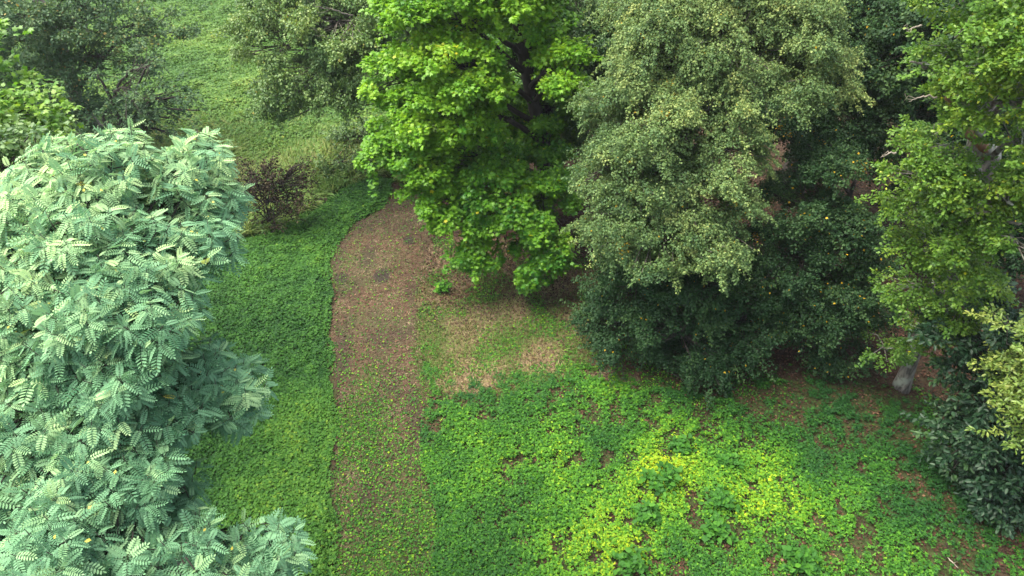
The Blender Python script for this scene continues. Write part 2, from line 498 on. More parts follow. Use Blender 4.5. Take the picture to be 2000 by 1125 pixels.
def build_cover():
    rng = np.random.default_rng(11)
    # --- nettle carpet on the left of the path, and round the meadow's edge
    a = Acc()
    x, y = scatter(rng, -16, -1.5, 3, 25, 1250)
    k = soft_in(x, y, NETTLE, .30, 2.2, 7) & (inside_frac(x, y, PATH, .26, .26, 1.5, 2) < rng.random(len(x)))
    x, y = x[k], y[k]
    h = fbm2(x, y, .8, 51, 3); h2 = fbm2(x, y, 3.2, 53, 2)
    fr = inside_frac(x, y, NETTLE, .6, .30, 2.2, 7)
    top = (.06 + .24 * h + .13 * h2) * np.clip(fr * 1.5 - .5, .12, 1)
    z = ground_z(x, y) + top * rng.uniform(.35, 1, len(x)) ** .6
    big = fbm2(x, y, .35, 55, 3)
    t = np.clip(.42 + .9 * (big - .5) + .5 * (h2 - .5) + rng.normal(0, .16, len(x)), 0, .95)
    n = len(x); s = rng.uniform(.042, .08, n)
    half = rng.random(n) < .6
    P = np.stack([x, y, z], 1); R = flat_R(rng, n, .45)
    a.add(CROSS, P[half], R[half], s[half] * 1.5, t[half])
    a.add(OVATE, P[~half], R[~half], s[~half] * 1.25, t[~half], rng.uniform(.9, 1.5, (~half).sum()))
    tag(a.build("nettle_carpet", M_nettle), "even carpet of small nettle leaves left of the brown path", "ground cover", kind="stuff")
    # --- trifoliate cover on the right of the path
    a = Acc()
    x, y = scatter(rng, -3, 15, 2, 16, 1250)
    fr = inside_frac(x, y, CLOVER, 1.2, .8, .7, 8)
    k = (fr > .05) & ~soft_in(x, y, PATH, .25, 1.5, 2)
    x, y, fr = x[k], y[k], fr[k]
    hole = .45 * fbm2(x, y, 1.3, 61, 3) + .55 * fbm2(x, y, 5.0, 62, 2)
    right = np.clip((x - 1.0) / 3.0, 0, 1)
    sparse = np.clip(.36 + .09 * right + .10 * np.clip((y - 11) / 3, -.2, 1), 0, .8)
    k = rng.random(len(x)) < np.clip((hole - sparse) * 7 + .25, .04, 1) * np.where(x < -1.6, 1, np.clip(fr * 1.6, .05, 1) ** 1.6)
    x, y, hole, right, fr = x[k], y[k], hole[k], right[k], fr[k]
    big = fbm2(x, y, .38, 63, 3); h2 = fbm2(x, y, 2.0, 65, 2); sp = fbm2(x, y, .75, 67, 3)
    def near(px, py, r):
        g = on_ground(px, py)
        return np.exp(-(((x - g[0]) / r) ** 2 + ((y - g[1]) / r) ** 2))
    yel_sun_shade = .10 * near(1420, 960, 2.8) + .34 * near(1175, 1005, .9) + .28 * near(1230, 950, .9) + .24 * near(1310, 895, 1.0) + .14 * near(1450, 930, 1.4) + .14 * near(1620, 940, 2.0) + .05 * near(900, 850, 2.5) - .12 * near(1480, 1100, 1.6) - .14 * near(1800, 1000, 2.2) + .04 * near(880, 950, 1.8) - .26 * near(1400, 780, 2.4) - .28 * near(1650, 790, 2.6) - .16 * near(1800, 880, 2.2)  # yellowish leaves plus a painted sun patch, and painted shade towards the trees
    t = np.clip(.32 + yel_sun_shade + .5 * (big - .5) + .75 * (sp - .5) + rng.normal(0, .13, len(x)), 0, 1)
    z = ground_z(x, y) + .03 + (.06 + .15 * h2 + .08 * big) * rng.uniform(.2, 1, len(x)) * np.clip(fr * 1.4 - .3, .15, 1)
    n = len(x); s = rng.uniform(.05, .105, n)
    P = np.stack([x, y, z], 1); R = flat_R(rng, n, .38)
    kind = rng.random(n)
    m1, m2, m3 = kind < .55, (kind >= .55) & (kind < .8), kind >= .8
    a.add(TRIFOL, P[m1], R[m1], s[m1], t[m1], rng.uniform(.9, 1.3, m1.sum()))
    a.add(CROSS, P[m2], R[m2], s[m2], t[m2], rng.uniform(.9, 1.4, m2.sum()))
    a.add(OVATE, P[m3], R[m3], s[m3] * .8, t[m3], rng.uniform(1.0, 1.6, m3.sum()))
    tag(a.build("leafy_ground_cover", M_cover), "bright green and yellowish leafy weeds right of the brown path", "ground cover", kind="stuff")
    # --- grass: short in the dry patch, long and lying over in the meadow
    a = Acc()
    x, y = scatter(rng, -4, 5, 9, 22, 900)
    k = soft_in(x, y, DRY, .5, .9, 4) & (rng.random(len(x)) < np.clip(1.15 - (y - 15.2) / 3.0 - .25 * np.clip(x, 0, 3), .18, 1))
    x, y = x[k], y[k]
    st = straw_mask(x, y); gn = fbm2(x, y, .6, 71, 3)
    n = len(x)
    t = np.clip(.30 + .5 * st + .5 * (gn - .5) + rng.normal(0, .14, n), 0, 1)
    a.add(BLADE, np.stack([x, y, ground_z(x, y)], 1), blade_R(rng, n, .9), rng.uniform(.06, .16, n), t, rng.uniform(1.2, 2.4, n))
    x, y = scatter(rng, -30, 3, 16, 56, 420)
    keep = (x > -.78 * y - 4) & (meadow_mask(x, y) > .5)
    x, y = x[keep], y[keep]
    q = fbm2(x, y, .28, 73, 4); h2 = fbm2(x, y, 1.1, 75, 2)
    tall = np.clip((33 - y) / 7, 0, 1)
    k = rng.random(len(x)) < .35 + .65 * tall
    x, y, q, h2, tall = x[k], y[k], q[k], h2[k], tall[k]
    n = len(x)
    t = np.clip(.30 + .22 * tall + .8 * (q - .5) + .3 * (h2 - .5) + rng.normal(0, .12, n), 0, .97)
    L = (.22 + .26 * tall) * rng.uniform(.6, 1.2, n) * (.6 + .8 * h2)
    lean = np.stack([np.cos(q * 14), np.sin(q * 14)], 1)
    ax = np.stack([lean[:, 0] * .8 + rng.normal(0, .5, n), lean[:, 1] * .8 + rng.normal(0, .5, n), rng.uniform(.2, .8, n)], 1)
    b = rng.uniform(0, 2 * math.pi, n)
    a.add(BLADE, np.stack([x, y, ground_z(x, y) + rng.uniform(0, .18, n)], 1), frames(ax, np.stack([np.cos(b) * .6, np.sin(b) * .6, np.ones(n)], 1)), L, t, rng.uniform(.8, 1.6, n))
    # short tufts creeping over the path's moss
    x, y = scatter(rng, -10, 1, 2, 25, 1100)
    k = path_keep(x, y); x, y = x[k], y[k]
    k = rng.random(len(x)) < .15 + .8 * moss_mask(x, y); x, y = x[k], y[k]; n = len(x)
    a.add(BLADE, np.stack([x, y, ground_z(x, y) + .012], 1), blade_R(rng, n, .9), rng.uniform(.04, .10, n), np.clip(rng.normal(.38, .22, n), 0, 1), rng.uniform(1.2, 2.2, n))
    tag(a.build("grass", M_grass), "long grass of the meadow and short grass on the dry ground", "grass", kind="stuff")
    # --- meadow herbs beyond the grass
    a = Acc()
    x, y = scatter(rng, -42, 26, 17, 62, 480)
    keep = (x > -.80 * y - 4) & (meadow_mask(x, y) > .5)
    x, y = x[keep], y[keep]
    q = fbm2(x, y, .22, 81, 4); h2 = fbm2(x, y, .85, 83, 3); h3 = fbm2(x, y, 2.5, 85, 2)
    k = rng.random(len(x)) < np.clip((y - 26 + 5 * (q - .5)) / 9, .05, 1)
    x, y, q, h2, h3 = x[k], y[k], q[k], h2[k], h3[k]
    n = len(x)
    z = ground_z(x, y) + (.08 + .42 * h2 ** 1.6 + .16 * h3) * rng.uniform(.4, 1, n) ** .6
    t = np.clip(.50 + .9 * (q - .5) + .5 * (h2 - .5) + rng.normal(0, .14, n), 0, 1)
    a.add(CROSS, np.stack([x, y, z], 1), flat_R(rng, n, .5), rng.uniform(.09, .18, n), t, rng.uniform(.8, 1.2, n))
    tag(a.build("meadow_herbs", M_meadow), "low green herbs covering the meadow behind the trees", "ground cover", kind="stuff")
    # --- small green leaves sprouting on the path and the dry patch
    a = Acc()
    x, y = scatter(rng, -10, 8, 2, 25, 700)
    p = path_keep(x, y); d = soft_in(x, y, DRY, .5, .9, 4); m = moss_mask(x, y); gn = fbm2(x, y, 1.2, 87, 3)
    bare = (~p) & (~d) & (~soft_in(x, y, NETTLE, .18, 2.0, 7)) & (y < 21) & (x > -2)
    k = rng.random(len(x)) < np.where(p, (.30 + .70 * m) * np.clip((15.5 - y) / 4 + .3, .25, 1), np.where(d, np.clip((gn - .52) * 4, .02, .7), np.where(bare, np.clip((gn - .42) * 4, .05, .6), 0)))
    x, y = x[k], y[k]; n = len(x)
    a.add(OVATE, np.stack([x, y, ground_z(x, y) + rng.uniform(.02, .08, n)], 1), flat_R(rng, n, .4), rng.uniform(.03, .07, n), np.clip(rng.normal(.36, .17, n), 0, .85), rng.uniform(1, 1.8, n))
    tag(a.build("sprouting_leaves", M_cover), "sparse small green leaves sprouting from the mown brown path", "seedlings", kind="stuff")
    # --- fallen leaves
    a = Acc()
    x, y = scatter(rng, -9, 18, 3, 27, 330)
    gn = fbm2(x, y, .8, 91, 3); hole = .45 * fbm2(x, y, 1.3, 61, 3) + .55 * fbm2(x, y, 5.0, 62, 2)
    p = path_keep(x, y); c = soft_in(x, y, CLOVER, .35, 1.1, 8); d = soft_in(x, y, DRY, .5, .9, 4); nn = soft_in(x, y, NETTLE, .18, 2.0, 7)
    under = (~p) & (~c) & (~d) & (~nn) & (x > -2.2)
    k = rng.random(len(x)) < np.where(nn, 0, np.where(p, .10, np.where(c, np.clip((.62 - hole) * 3, .05, .8), np.where(d, np.clip(.10 + (y - 15.2) / 4 + .12 * np.clip(x, 0, 3), .1, .7) * np.clip(gn * 2.2, .2, 1.2), .75))))
    x, y, gn = x[k], y[k], gn[k]; n = len(x)
    t = np.clip(.42 + .8 * (gn - .5) + rng.normal(0, .2, n), 0, 1)
    a.add(OVATE, np.stack([x, y, ground_z(x, y) + rng.uniform(.015, .06, n)], 1), flat_R(rng, n, .45), rng.uniform(.04, .085, n), t, rng.uniform(1.0, 1.6, n))
    tag(a.build("fallen_leaves", M_litter), "red brown fallen leaves strewn under the trees and weeds", "leaf litter", kind="stuff")
    # --- straw, chopped stalks
    a = Acc()
    x, y = scatter(rng, -10, 6, 2, 25, 1000)
    p = path_keep(x, y); s = straw_mask(x, y); gn = np.clip(fbm2(x, y, 1.0, 95, 3) - .45 * mud_mask(x, y), .02, 1); mo = moss_mask(x, y)
    k = rng.random(len(x)) < np.where(p, .55 * (1 - .6 * mo) * np.clip(gn * 1.6, .2, 1), s * .8)
    x, y, gn = x[k], y[k], gn[k]; n = len(x)
    r = flat_R(rng, n, .25)
    a.add(STRAW, np.stack([x, y, ground_z(x, y) + rng.uniform(.016, .05, n)], 1), r, rng.uniform(.03, .13, n), np.clip(rng.normal(.42 + .9 * (gn - .5), .25, n), 0, 1), rng.uniform(.9, 1.8, n))
    tag(a.build("cut_straw", M_straw), "chopped dry stalks scattered over the mown path and straw patches", "straw", kind="stuff")
build_cover()

# ------------------------------------------------------------------ trees
def smooth_path(pts, rad, n=14, wig=0.0, rng=None):
    P = np.asarray(pts, float); r = np.asarray(rad, float)
    t = np.linspace(0, 1, len(P)); u = np.linspace(0, 1, n)
    if len(P) >= 3:
        Q = np.vstack([2*P[0]-P[1], P, 2*P[-1]-P[-2]])
        out = []
        for s in u:
            q = min(s * (len(P)-1), len(P)-1-1e-6); i = int(q); f = q - i
            p0, p1, p2, p3 = Q[i], Q[i+1], Q[i+2], Q[i+3]
            out.append(.5*((2*p1)+(-p0+p2)*f+(2*p0-5*p1+4*p2-p3)*f*f+(-p0+3*p1-3*p2+p3)*f**3))
        S = np.array(out)
    else:
        S = np.stack([np.interp(u, t, P[:, i]) for i in range(3)], 1)
    if wig and rng is not None:
        S[1:-1] += rng.normal(0, wig, (n-2, 3))
    return S, np.interp(u, t, r)
def make_trunk(root, pts, rad, bark, rng, flare=1.6, name="trunk", sides=14, n=22):
    S, r = smooth_path(pts, rad, n, 0, rng)
    r = r * (1 + (flare - 1) * np.exp(-np.arange(n) * (np.linalg.norm(np.array(pts[-1])-np.array(pts[0])) / n) / .35))
    S[0, 2] -= .15
    a = Acc()
    a.tube(S, r, sides)
    V = a.v[0]                                   # uneven bole with root ridges
    c = np.repeat(S, sides, 0)
    ang = np.tile(np.linspace(0, 2*math.pi, sides, endpoint=False), n)
    hgt = np.repeat(np.arange(n) / n, sides)
    f = 1 + .10 * np.sin(3 * ang + 2.1) * np.exp(-hgt * 5) + .16 * (fbm(V * 2.2, 3, 2) - .5)
    a.v[0] = (c + (V - c) * f[:, None]).astype(np.float32)
    return a.build(name, bark, root, smooth=True), S, r

def make_crown(root, mat, blobs, leaf, size, clump_r, per_m2, per_clump, flat=.55, up=.7, jit=.5, droop=.35, hue=.45, hue_sd=.12,
               yellow=.0, seed=1, trunk=None, bark=None, twig=.6, wide=(.9, 1.2), name="crown", bump=.45, limb_r=.07, low=-.45, yel_clump=0.0, twig_r=.010, sub_r=.55, sub_n=1.0, sub_flat=.6, spray=.35, spray_len=2.2, inner_part=.14):
    "blobs: (centre, radii, density[, tone shift for tint, light and shade]) boughs; every bough carries leafy twigs, every twig many separate leaves"
    rng = np.random.default_rng(seed)
    a = Acc()
    C = np.array([b[0] for b in blobs]); Rr = np.array([np.broadcast_to(b[1], 3) for b in blobs])
    for bi, b in enumerate(blobs):
        c, r, dens = C[bi], Rr[bi], b[2]
        shift = b[3] if len(b) > 3 else 0  # light put into leaf tone: upper boughs mostly lighter, lower and inner darker
        area = 4 * math.pi * ((r[0]*r[1])**1.6/3 + (r[0]*r[2])**1.6/3 + (r[1]*r[2])**1.6/3) ** (1/1.6)
        n = max(4, int(area * per_m2 * dens))
        ns = max(5, int(area * sub_n))            # side boughs on this bough
        ds = rand_dirs(rng, ns * 3)
        ds = ds[(ds[:, 2] > low) | (rng.random(len(ds)) < .18)][:ns]
        ns = len(ds)
        ks = 1 + bump * (fbm(ds * 2.3 + c * .37, seed + bi, 3) - .5) * 2
        SCn = c + ds * r * (ks * rng.uniform(.62, 1.02, ns))[:, None]
        sr = sub_r * rng.uniform(.6, 1.35, ns)
        si = rng.integers(0, ns, n)
        d = rand_dirs(rng, n)
        d[:, 2] = np.abs(d[:, 2]) * np.where(rng.random(n) < .75, 1, -1)
        dd = unit(d * np.array([1, 1, sub_flat]) + ds[si] * .55)
        P = SCn[si] + dd * (sr[si] * rng.uniform(.35, 1.0, n) ** .6)[:, None] * np.array([1, 1, sub_flat])
        inner = rng.random(n) < inner_part
        P = np.where(inner[:, None], c + ds[si] * r * rng.uniform(.2, .75, n)[:, None], P)
        out = unit(dd + ds[si] * .5)
        for j in range(len(blobs)):               # no twigs deep inside a neighbouring bough
            if j != bi:
                q = (((P - C[j]) / Rr[j]) ** 2).sum(1)
                ok = q > .38
                P, out = P[ok], out[ok]
        P_ok = P[:, 2] > .25
        P, out = P[P_ok], out[P_ok]
        n = len(P)
        if n == 0:
            continue
        ch = rng.normal(0, hue_sd, n) + .5 * (fbm(P * .9, seed + 50, 2) - .5)
        yc = rng.random(n) < yel_clump
        cnt = np.maximum(3, (per_clump * rng.uniform(.5, 1.5, n))).astype(int)
        cr = clump_r * rng.uniform(.6, 1.35, n)
        ci = np.repeat(np.arange(n), cnt)
        m = len(ci)
        # local frame of each twig: z leans outward
        zc = unit(out * .75 + np.array([0, 0, .65]) + rng.normal(0, .25, (n, 3)))
        ref = rand_dirs(rng, n)
        Rm = frames(ref, zc)
        ld = rand_dirs(rng, m); ld[:, 2] = np.abs(ld[:, 2]) * np.where(rng.random(m) < .8, 1, -.6)
        rad = rng.random(m) ** .45
        off = np.einsum('nij,nj->ni', Rm[ci], ld * np.array([1, 1, flat])) * (rad * cr[ci])[:, None]
        ea = unit(out * np.array([1, 1, .5]) + rng.normal(0, .4, (n, 3)) + np.array([0, 0, -droop * .6]))
        isp = (rng.random(n) < spray)[ci]
        uu = rng.random(m)
        long_off = ea[ci] * (uu * cr[ci] * spray_len)[:, None] + off * (.42 * (1.15 - .6 * uu))[:, None] + np.array([0, 0, -1.0]) * (uu ** 2 * cr[ci] * .5 * droop)[:, None]
        pos = P[ci] + np.where(isp[:, None], long_off, off)
        wd = np.einsum('nij,nj->ni', Rm[ci], ld)
        nrm = unit(np.array([0, 0, up]) + wd * .55 + rng.normal(0, jit, (m, 3)))
        ax = unit(wd * np.array([1, 1, .35]) + rng.normal(0, .45, (m, 3)) + np.array([0, 0, -droop]))
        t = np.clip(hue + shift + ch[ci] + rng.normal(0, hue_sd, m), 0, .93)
        t = np.where((rng.random(m) < yellow) | (yc[ci] & (rng.random(m) < .7)), 1.0, t)
        a.add(leaf, pos, frames(ax, nrm), size * rng.uniform(.7, 1.25, m), t, rng.uniform(wide[0], wide[1], m))
        # the limb of this bough and its twigs
        if trunk is not None and twig > 0:
            S, tr = trunk
            base_i = int(np.argmin(np.abs(S[:, 2] - max(S[1, 2], c[2] - .55 * np.hypot(*(c[:2] - S[len(S)//2, :2])) - .2))))
            p0 = S[base_i]
            mid = p0 * .45 + c * .55 + np.array([0, 0, .12 * np.linalg.norm(c - p0)])
            lp, lr = smooth_path([p0, mid, c], [min(limb_r * 1.3, tr[base_i] * .7), limb_r * .8, limb_r * .35], 12, .03, rng)
            lim = Acc(); lim.tube(lp, lr, 7)
            sel = np.where(rng.random(n) < twig)[0][:260]
            for i in sel:
                s0 = lp[rng.integers(5, 12)]
                mm = (s0 + P[i]) / 2 + rng.normal(0, .10, 3)
                tip = P[i] + zc[i] * cr[i] * .3
                lim.tube(np.array([s0, mm, P[i] * .6 + tip * .4, tip]), [twig_r * 1.9, twig_r * 1.3, twig_r, twig_r * .4], 4)
            lim.build("limb", bark, root, smooth=True)
    return a.build(name, mat, root)

def B(px, py, Y, rx, rzp, ry=None, dens=1.0, shift=0.0):
    d = depth_at(px, py, Y)
    r_x, r_z = rx / FOC * d, rzp / FOC * d
    return (at_y(px, py, Y), (r_x, ry if ry else (r_x + r_z) / 2, r_z), dens, shift)
def dead_branch(root, pts, r0, rng, bark=None, forks=4, spread=.45):
    a = Acc()
    S, r = smooth_path(pts, np.linspace(r0, r0 * .3, len(pts)), 12, r0 * .8, rng)
    a.tube(S, r, 6)
    for k in range(forks):
        i = rng.integers(4, 10)
        dirv = unit(S[-1] - S[0]) + rng.normal(0, spread, 3)
        L = np.linalg.norm(S[-1] - S[0]) * rng.uniform(.25, .5)
        tip = S[i] + unit(dirv) * L
        a.tube(np.array([S[i], (S[i] + tip) / 2 + rng.normal(0, .05, 3), tip]), [r[i] * .6, r[i] * .4, r[i] * .2], 5)
    return a.build("dead_branch", bark or B_pale, root, smooth=True)

# --- feather-leaved tree close to the camera, left
def build_robinia():
    rng = np.random.default_rng(77)
    base = np.array([-5.3, 5.6, 0])
    root = thing("feathery_tree", base, "pale blue green tree with feather shaped leaves filling the left of the photo", "tree")
    _, S, tr = make_trunk(root, [base, base + [.1, -.1, 3], base + [-.1, .1, 6], base + [.1, .2, 8.6]], [.2, .17, .13, .07], B_grey, rng)
    spec = [  # px, py, Y, rx, ry_px, depth radius, leaf tone with light on top and shade below painted in
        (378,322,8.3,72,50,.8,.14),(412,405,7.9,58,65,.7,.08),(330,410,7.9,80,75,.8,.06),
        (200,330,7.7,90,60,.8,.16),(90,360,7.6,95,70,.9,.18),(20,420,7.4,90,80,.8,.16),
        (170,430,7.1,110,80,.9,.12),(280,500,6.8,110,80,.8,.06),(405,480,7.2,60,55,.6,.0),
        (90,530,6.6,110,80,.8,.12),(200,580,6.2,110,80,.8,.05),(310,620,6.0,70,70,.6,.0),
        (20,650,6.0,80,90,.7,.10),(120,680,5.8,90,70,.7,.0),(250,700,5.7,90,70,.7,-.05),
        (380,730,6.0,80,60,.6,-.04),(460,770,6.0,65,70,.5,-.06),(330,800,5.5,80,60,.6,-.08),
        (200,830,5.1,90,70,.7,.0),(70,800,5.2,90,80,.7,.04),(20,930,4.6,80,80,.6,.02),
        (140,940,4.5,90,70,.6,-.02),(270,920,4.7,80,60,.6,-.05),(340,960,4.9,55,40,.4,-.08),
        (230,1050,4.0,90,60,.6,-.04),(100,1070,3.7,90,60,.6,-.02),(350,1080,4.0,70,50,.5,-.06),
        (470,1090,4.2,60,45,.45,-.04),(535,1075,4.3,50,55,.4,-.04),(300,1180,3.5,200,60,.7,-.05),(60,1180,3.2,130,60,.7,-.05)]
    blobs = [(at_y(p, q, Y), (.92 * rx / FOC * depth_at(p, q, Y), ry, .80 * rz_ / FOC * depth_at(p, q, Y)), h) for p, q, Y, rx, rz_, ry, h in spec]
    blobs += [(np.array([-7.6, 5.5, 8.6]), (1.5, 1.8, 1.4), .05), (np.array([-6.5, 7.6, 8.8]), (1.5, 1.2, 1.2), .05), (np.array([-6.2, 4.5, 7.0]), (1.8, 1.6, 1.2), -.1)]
    C = np.array([b[0] for b in blobs]); R = np.array([b[1] for b in blobs])
    a = Acc()
    for bi, (c, r, h) in enumerate(blobs):
        r = np.array(r)
        area = 4 * math.pi * (r[0]*r[1] + r[1]*r[2] + r[0]*r[2]) / 3
        n = max(8, int(area * 19))
        d = rand_dirs(rng, n * 2); d = d[(d[:, 2] > -.35) | (rng.random(len(d)) < .3)][:n]
        k = 1 + .5 * (fbm(d * 2 + c, 7 + bi, 2) - .5)
        depth = np.where(rng.random(len(d)) < .72, 1 - .2 * rng.random(len(d)), 1 - .7 * rng.random(len(d)))
        P = c + d * r * (k * depth)[:, None]
        ok = np.ones(len(P), bool)
        for j in range(len(blobs)):
            if j != bi:
                ok &= (((P - C[j]) / R[j]) ** 2).sum(1) > .3
        P, d = P[ok], d[ok]
        n = len(P)
        if n == 0: continue
        cnt = rng.integers(7, 13, n)
        ci = np.repeat(np.arange(n), cnt); m = len(ci)
        order = np.concatenate([np.arange(q) for q in cnt]); tot = cnt[ci]
        shoot = unit(d * .6 + np.array([0, 0, .8]) + rng.normal(0, .25, (n, 3)))
        Rm = frames(rand_dirs(rng, n), shoot)
        phi = order * 2.399 + rng.uniform(0, 6.28, n)[ci]
        lv = order / tot                              # 0 = lowest on the shoot
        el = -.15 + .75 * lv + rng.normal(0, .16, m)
        lax = np.stack([np.cos(phi) * np.cos(el), np.sin(phi) * np.cos(el), np.sin(el)], 1)
        ax = np.einsum('nij,nj->ni', Rm[ci], lax) + np.array([0, 0, -.34])
        ax = unit(ax)
        pos = P[ci] + shoot[ci] * ((lv - .5) * .13)[:, None] + ax * .02
        nrm = unit(shoot[ci] + np.array([0, 0, .8]) + rng.normal(0, .16, (m, 3)))
        ch = rng.normal(0, .11, n)
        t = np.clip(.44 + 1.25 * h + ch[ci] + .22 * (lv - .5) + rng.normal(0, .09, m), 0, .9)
        t = np.where(rng.random(m) < .0012, 1.0, t)
        size = (.25 - .09 * lv) * rng.uniform(.7, 1.2, m)
        fr_, wd_ = frames(ax, nrm), rng.uniform(.85, 1.15, m)
        which = rng.choice(3, m, p=(.45, .35, .2))
        for q in range(3):
            k_ = which == q
            a.add(PINNS[q], pos[k_], fr_[k_], size[k_], t[k_], wd_[k_])
        yl = rng.random(m) < .012                      # single yellowed leaflets
        a.add(SMALL, pos[yl] + ax[yl] * .14 + [0, 0, .02], frames(ax[yl], nrm[yl]), .05, np.ones(yl.sum()))
        i0 = int(np.argmin(np.abs(S[:, 2] - max(3.2, c[2] - 1.6))))
        lp, lr = smooth_path([S[i0], S[i0] * .4 + c * .6 + [0, 0, .1], c], [.06, .04, .018], 10, .02, rng)
        lim = Acc(); lim.tube(lp, lr, 6)
        for i in range(n):
            s0 = lp[rng.integers(4, 10)]
            lim.tube(np.array([s0, (s0 + P[i]) / 2 + rng.normal(0, .06, 3), P[i] - shoot[i] * .1, P[i] + shoot[i] * .1]), [.012, .009, .007, .003], 4)
        lim.build("limb", B_dark, root, smooth=True)
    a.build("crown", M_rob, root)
build_robinia()

def tree(name, label, cat, base, tpts, trad, bark, flare=1.5, group=None, seed=1):
    base = np.array(base, float)
    root = thing(name, base, label, cat, group)
    rng = np.random.default_rng(seed)
    _, S, r = make_trunk(root, [base] + [np.array(p, float) for p in tpts], trad, bark, rng, flare)
    return root, (S, r), rng

# --- bright maple in the middle
root, tr, rng = tree("maple_tree", "bright yellow green maple at the end of the brown path", "tree", (1.3, 22, 0),
                     [(1.15, 22, 3), at_y(1032, 160, 22), at_y(1005, 10, 22), (-.3, 22.1, 10)], [.30, .25, .20, .17, .08], B_dark)
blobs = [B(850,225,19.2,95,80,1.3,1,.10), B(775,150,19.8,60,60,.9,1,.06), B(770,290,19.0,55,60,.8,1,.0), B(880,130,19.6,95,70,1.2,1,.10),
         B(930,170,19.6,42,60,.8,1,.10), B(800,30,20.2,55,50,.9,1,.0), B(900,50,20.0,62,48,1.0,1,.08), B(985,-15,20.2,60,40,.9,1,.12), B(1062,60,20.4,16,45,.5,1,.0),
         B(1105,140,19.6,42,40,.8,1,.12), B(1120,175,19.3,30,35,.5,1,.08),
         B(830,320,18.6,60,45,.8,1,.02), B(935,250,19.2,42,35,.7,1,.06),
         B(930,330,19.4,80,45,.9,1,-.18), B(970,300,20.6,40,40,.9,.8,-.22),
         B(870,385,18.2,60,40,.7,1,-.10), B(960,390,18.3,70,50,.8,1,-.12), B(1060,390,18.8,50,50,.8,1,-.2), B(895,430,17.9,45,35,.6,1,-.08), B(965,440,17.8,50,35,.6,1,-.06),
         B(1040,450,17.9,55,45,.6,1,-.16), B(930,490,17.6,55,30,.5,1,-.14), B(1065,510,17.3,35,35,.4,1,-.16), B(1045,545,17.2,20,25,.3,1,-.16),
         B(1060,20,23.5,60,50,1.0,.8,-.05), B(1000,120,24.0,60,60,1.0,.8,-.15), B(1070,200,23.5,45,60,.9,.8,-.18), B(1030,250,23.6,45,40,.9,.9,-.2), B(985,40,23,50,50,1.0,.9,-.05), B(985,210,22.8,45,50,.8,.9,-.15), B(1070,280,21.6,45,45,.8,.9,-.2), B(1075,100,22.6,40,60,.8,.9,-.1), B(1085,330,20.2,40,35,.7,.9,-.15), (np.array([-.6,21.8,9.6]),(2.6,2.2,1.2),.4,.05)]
make_crown(root, M_maple, blobs, MAPLE, .125, .25, 17, 34, flat=.55, up=1.0, jit=.38, droop=.35, hue=.41, hue_sd=.10, yellow=.002, seed=3, trunk=tr, bark=B_dark, twig=.4, wide=(.9,1.1), limb_r=.08, bump=.35, sub_r=.38, sub_n=1.5, sub_flat=.5, spray=.12, inner_part=.06)

# --- big lime
root, tr, rng = tree("lime_tree", "largest grey green tree with hanging foliage right of the maple", "tree", (5.2, 18.6, 0),
                     [(5.1, 18.7, 4), (5.3, 19, 7), (5.2, 19, 9)], [.38, .33, .24, .1], B_grey)
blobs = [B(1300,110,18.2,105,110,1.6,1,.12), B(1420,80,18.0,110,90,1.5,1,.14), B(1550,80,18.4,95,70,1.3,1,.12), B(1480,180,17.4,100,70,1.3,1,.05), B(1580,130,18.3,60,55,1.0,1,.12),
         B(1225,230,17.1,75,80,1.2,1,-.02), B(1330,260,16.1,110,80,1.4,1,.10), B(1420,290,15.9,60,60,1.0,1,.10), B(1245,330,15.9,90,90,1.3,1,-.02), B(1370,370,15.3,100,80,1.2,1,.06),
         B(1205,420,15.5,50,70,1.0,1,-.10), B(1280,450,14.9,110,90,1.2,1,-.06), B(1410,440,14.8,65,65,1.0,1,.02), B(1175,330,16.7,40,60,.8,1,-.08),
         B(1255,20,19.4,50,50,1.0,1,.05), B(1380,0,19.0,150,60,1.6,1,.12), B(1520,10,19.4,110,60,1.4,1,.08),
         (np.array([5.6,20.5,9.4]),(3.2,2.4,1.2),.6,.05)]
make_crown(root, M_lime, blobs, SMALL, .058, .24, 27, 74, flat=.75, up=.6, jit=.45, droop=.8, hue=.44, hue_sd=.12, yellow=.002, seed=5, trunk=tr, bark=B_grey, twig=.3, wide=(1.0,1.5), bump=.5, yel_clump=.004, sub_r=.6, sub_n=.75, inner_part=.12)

# --- dark skirt trees in front: hornbeams
root, tr, rng = tree("hornbeam_tree", "dark green tree with low drooping foliage over the leaf litter below the grey green lime", "tree", (4.6, 15.6, 0),
                     [(4.6, 15.7, 2), (4.5, 15.8, 4.2)], [.2, .16, .06], B_dark, seed=6)
blobs = [B(1250,560,15.5,85,90,1.2,1), B(1380,560,15.1,110,90,1.3,1), B(1230,640,14.7,70,70,.9,1,-.05), B(1330,650,14.2,100,80,1.0,1), B(1450,630,14.5,70,80,1.0,1), B(1300,720,14.0,75,40,.8,1,-.05), B(1410,700,14.0,70,45,.8,1),B(1190,580,15.9,35,50,.6,1)]
make_crown(root, M_horn, blobs, SMALL, .066, .24, 24, 56, flat=.7, up=.6, jit=.48, droop=.6, hue=.42, hue_sd=.12, yellow=.003, seed=8, trunk=tr, bark=B_dark, twig=.3, wide=(1.0,1.4), bump=.4)
root, tr, rng = tree("hornbeam_tree", "conical dark green tree speckled with yellow leaves left of the oak trunk", "tree", (9.6, 16.4, 0),
                     [(9.5, 16.4, 2.5), (9.5, 16.4, 5.2)], [.2, .15, .05], B_dark, seed=7)
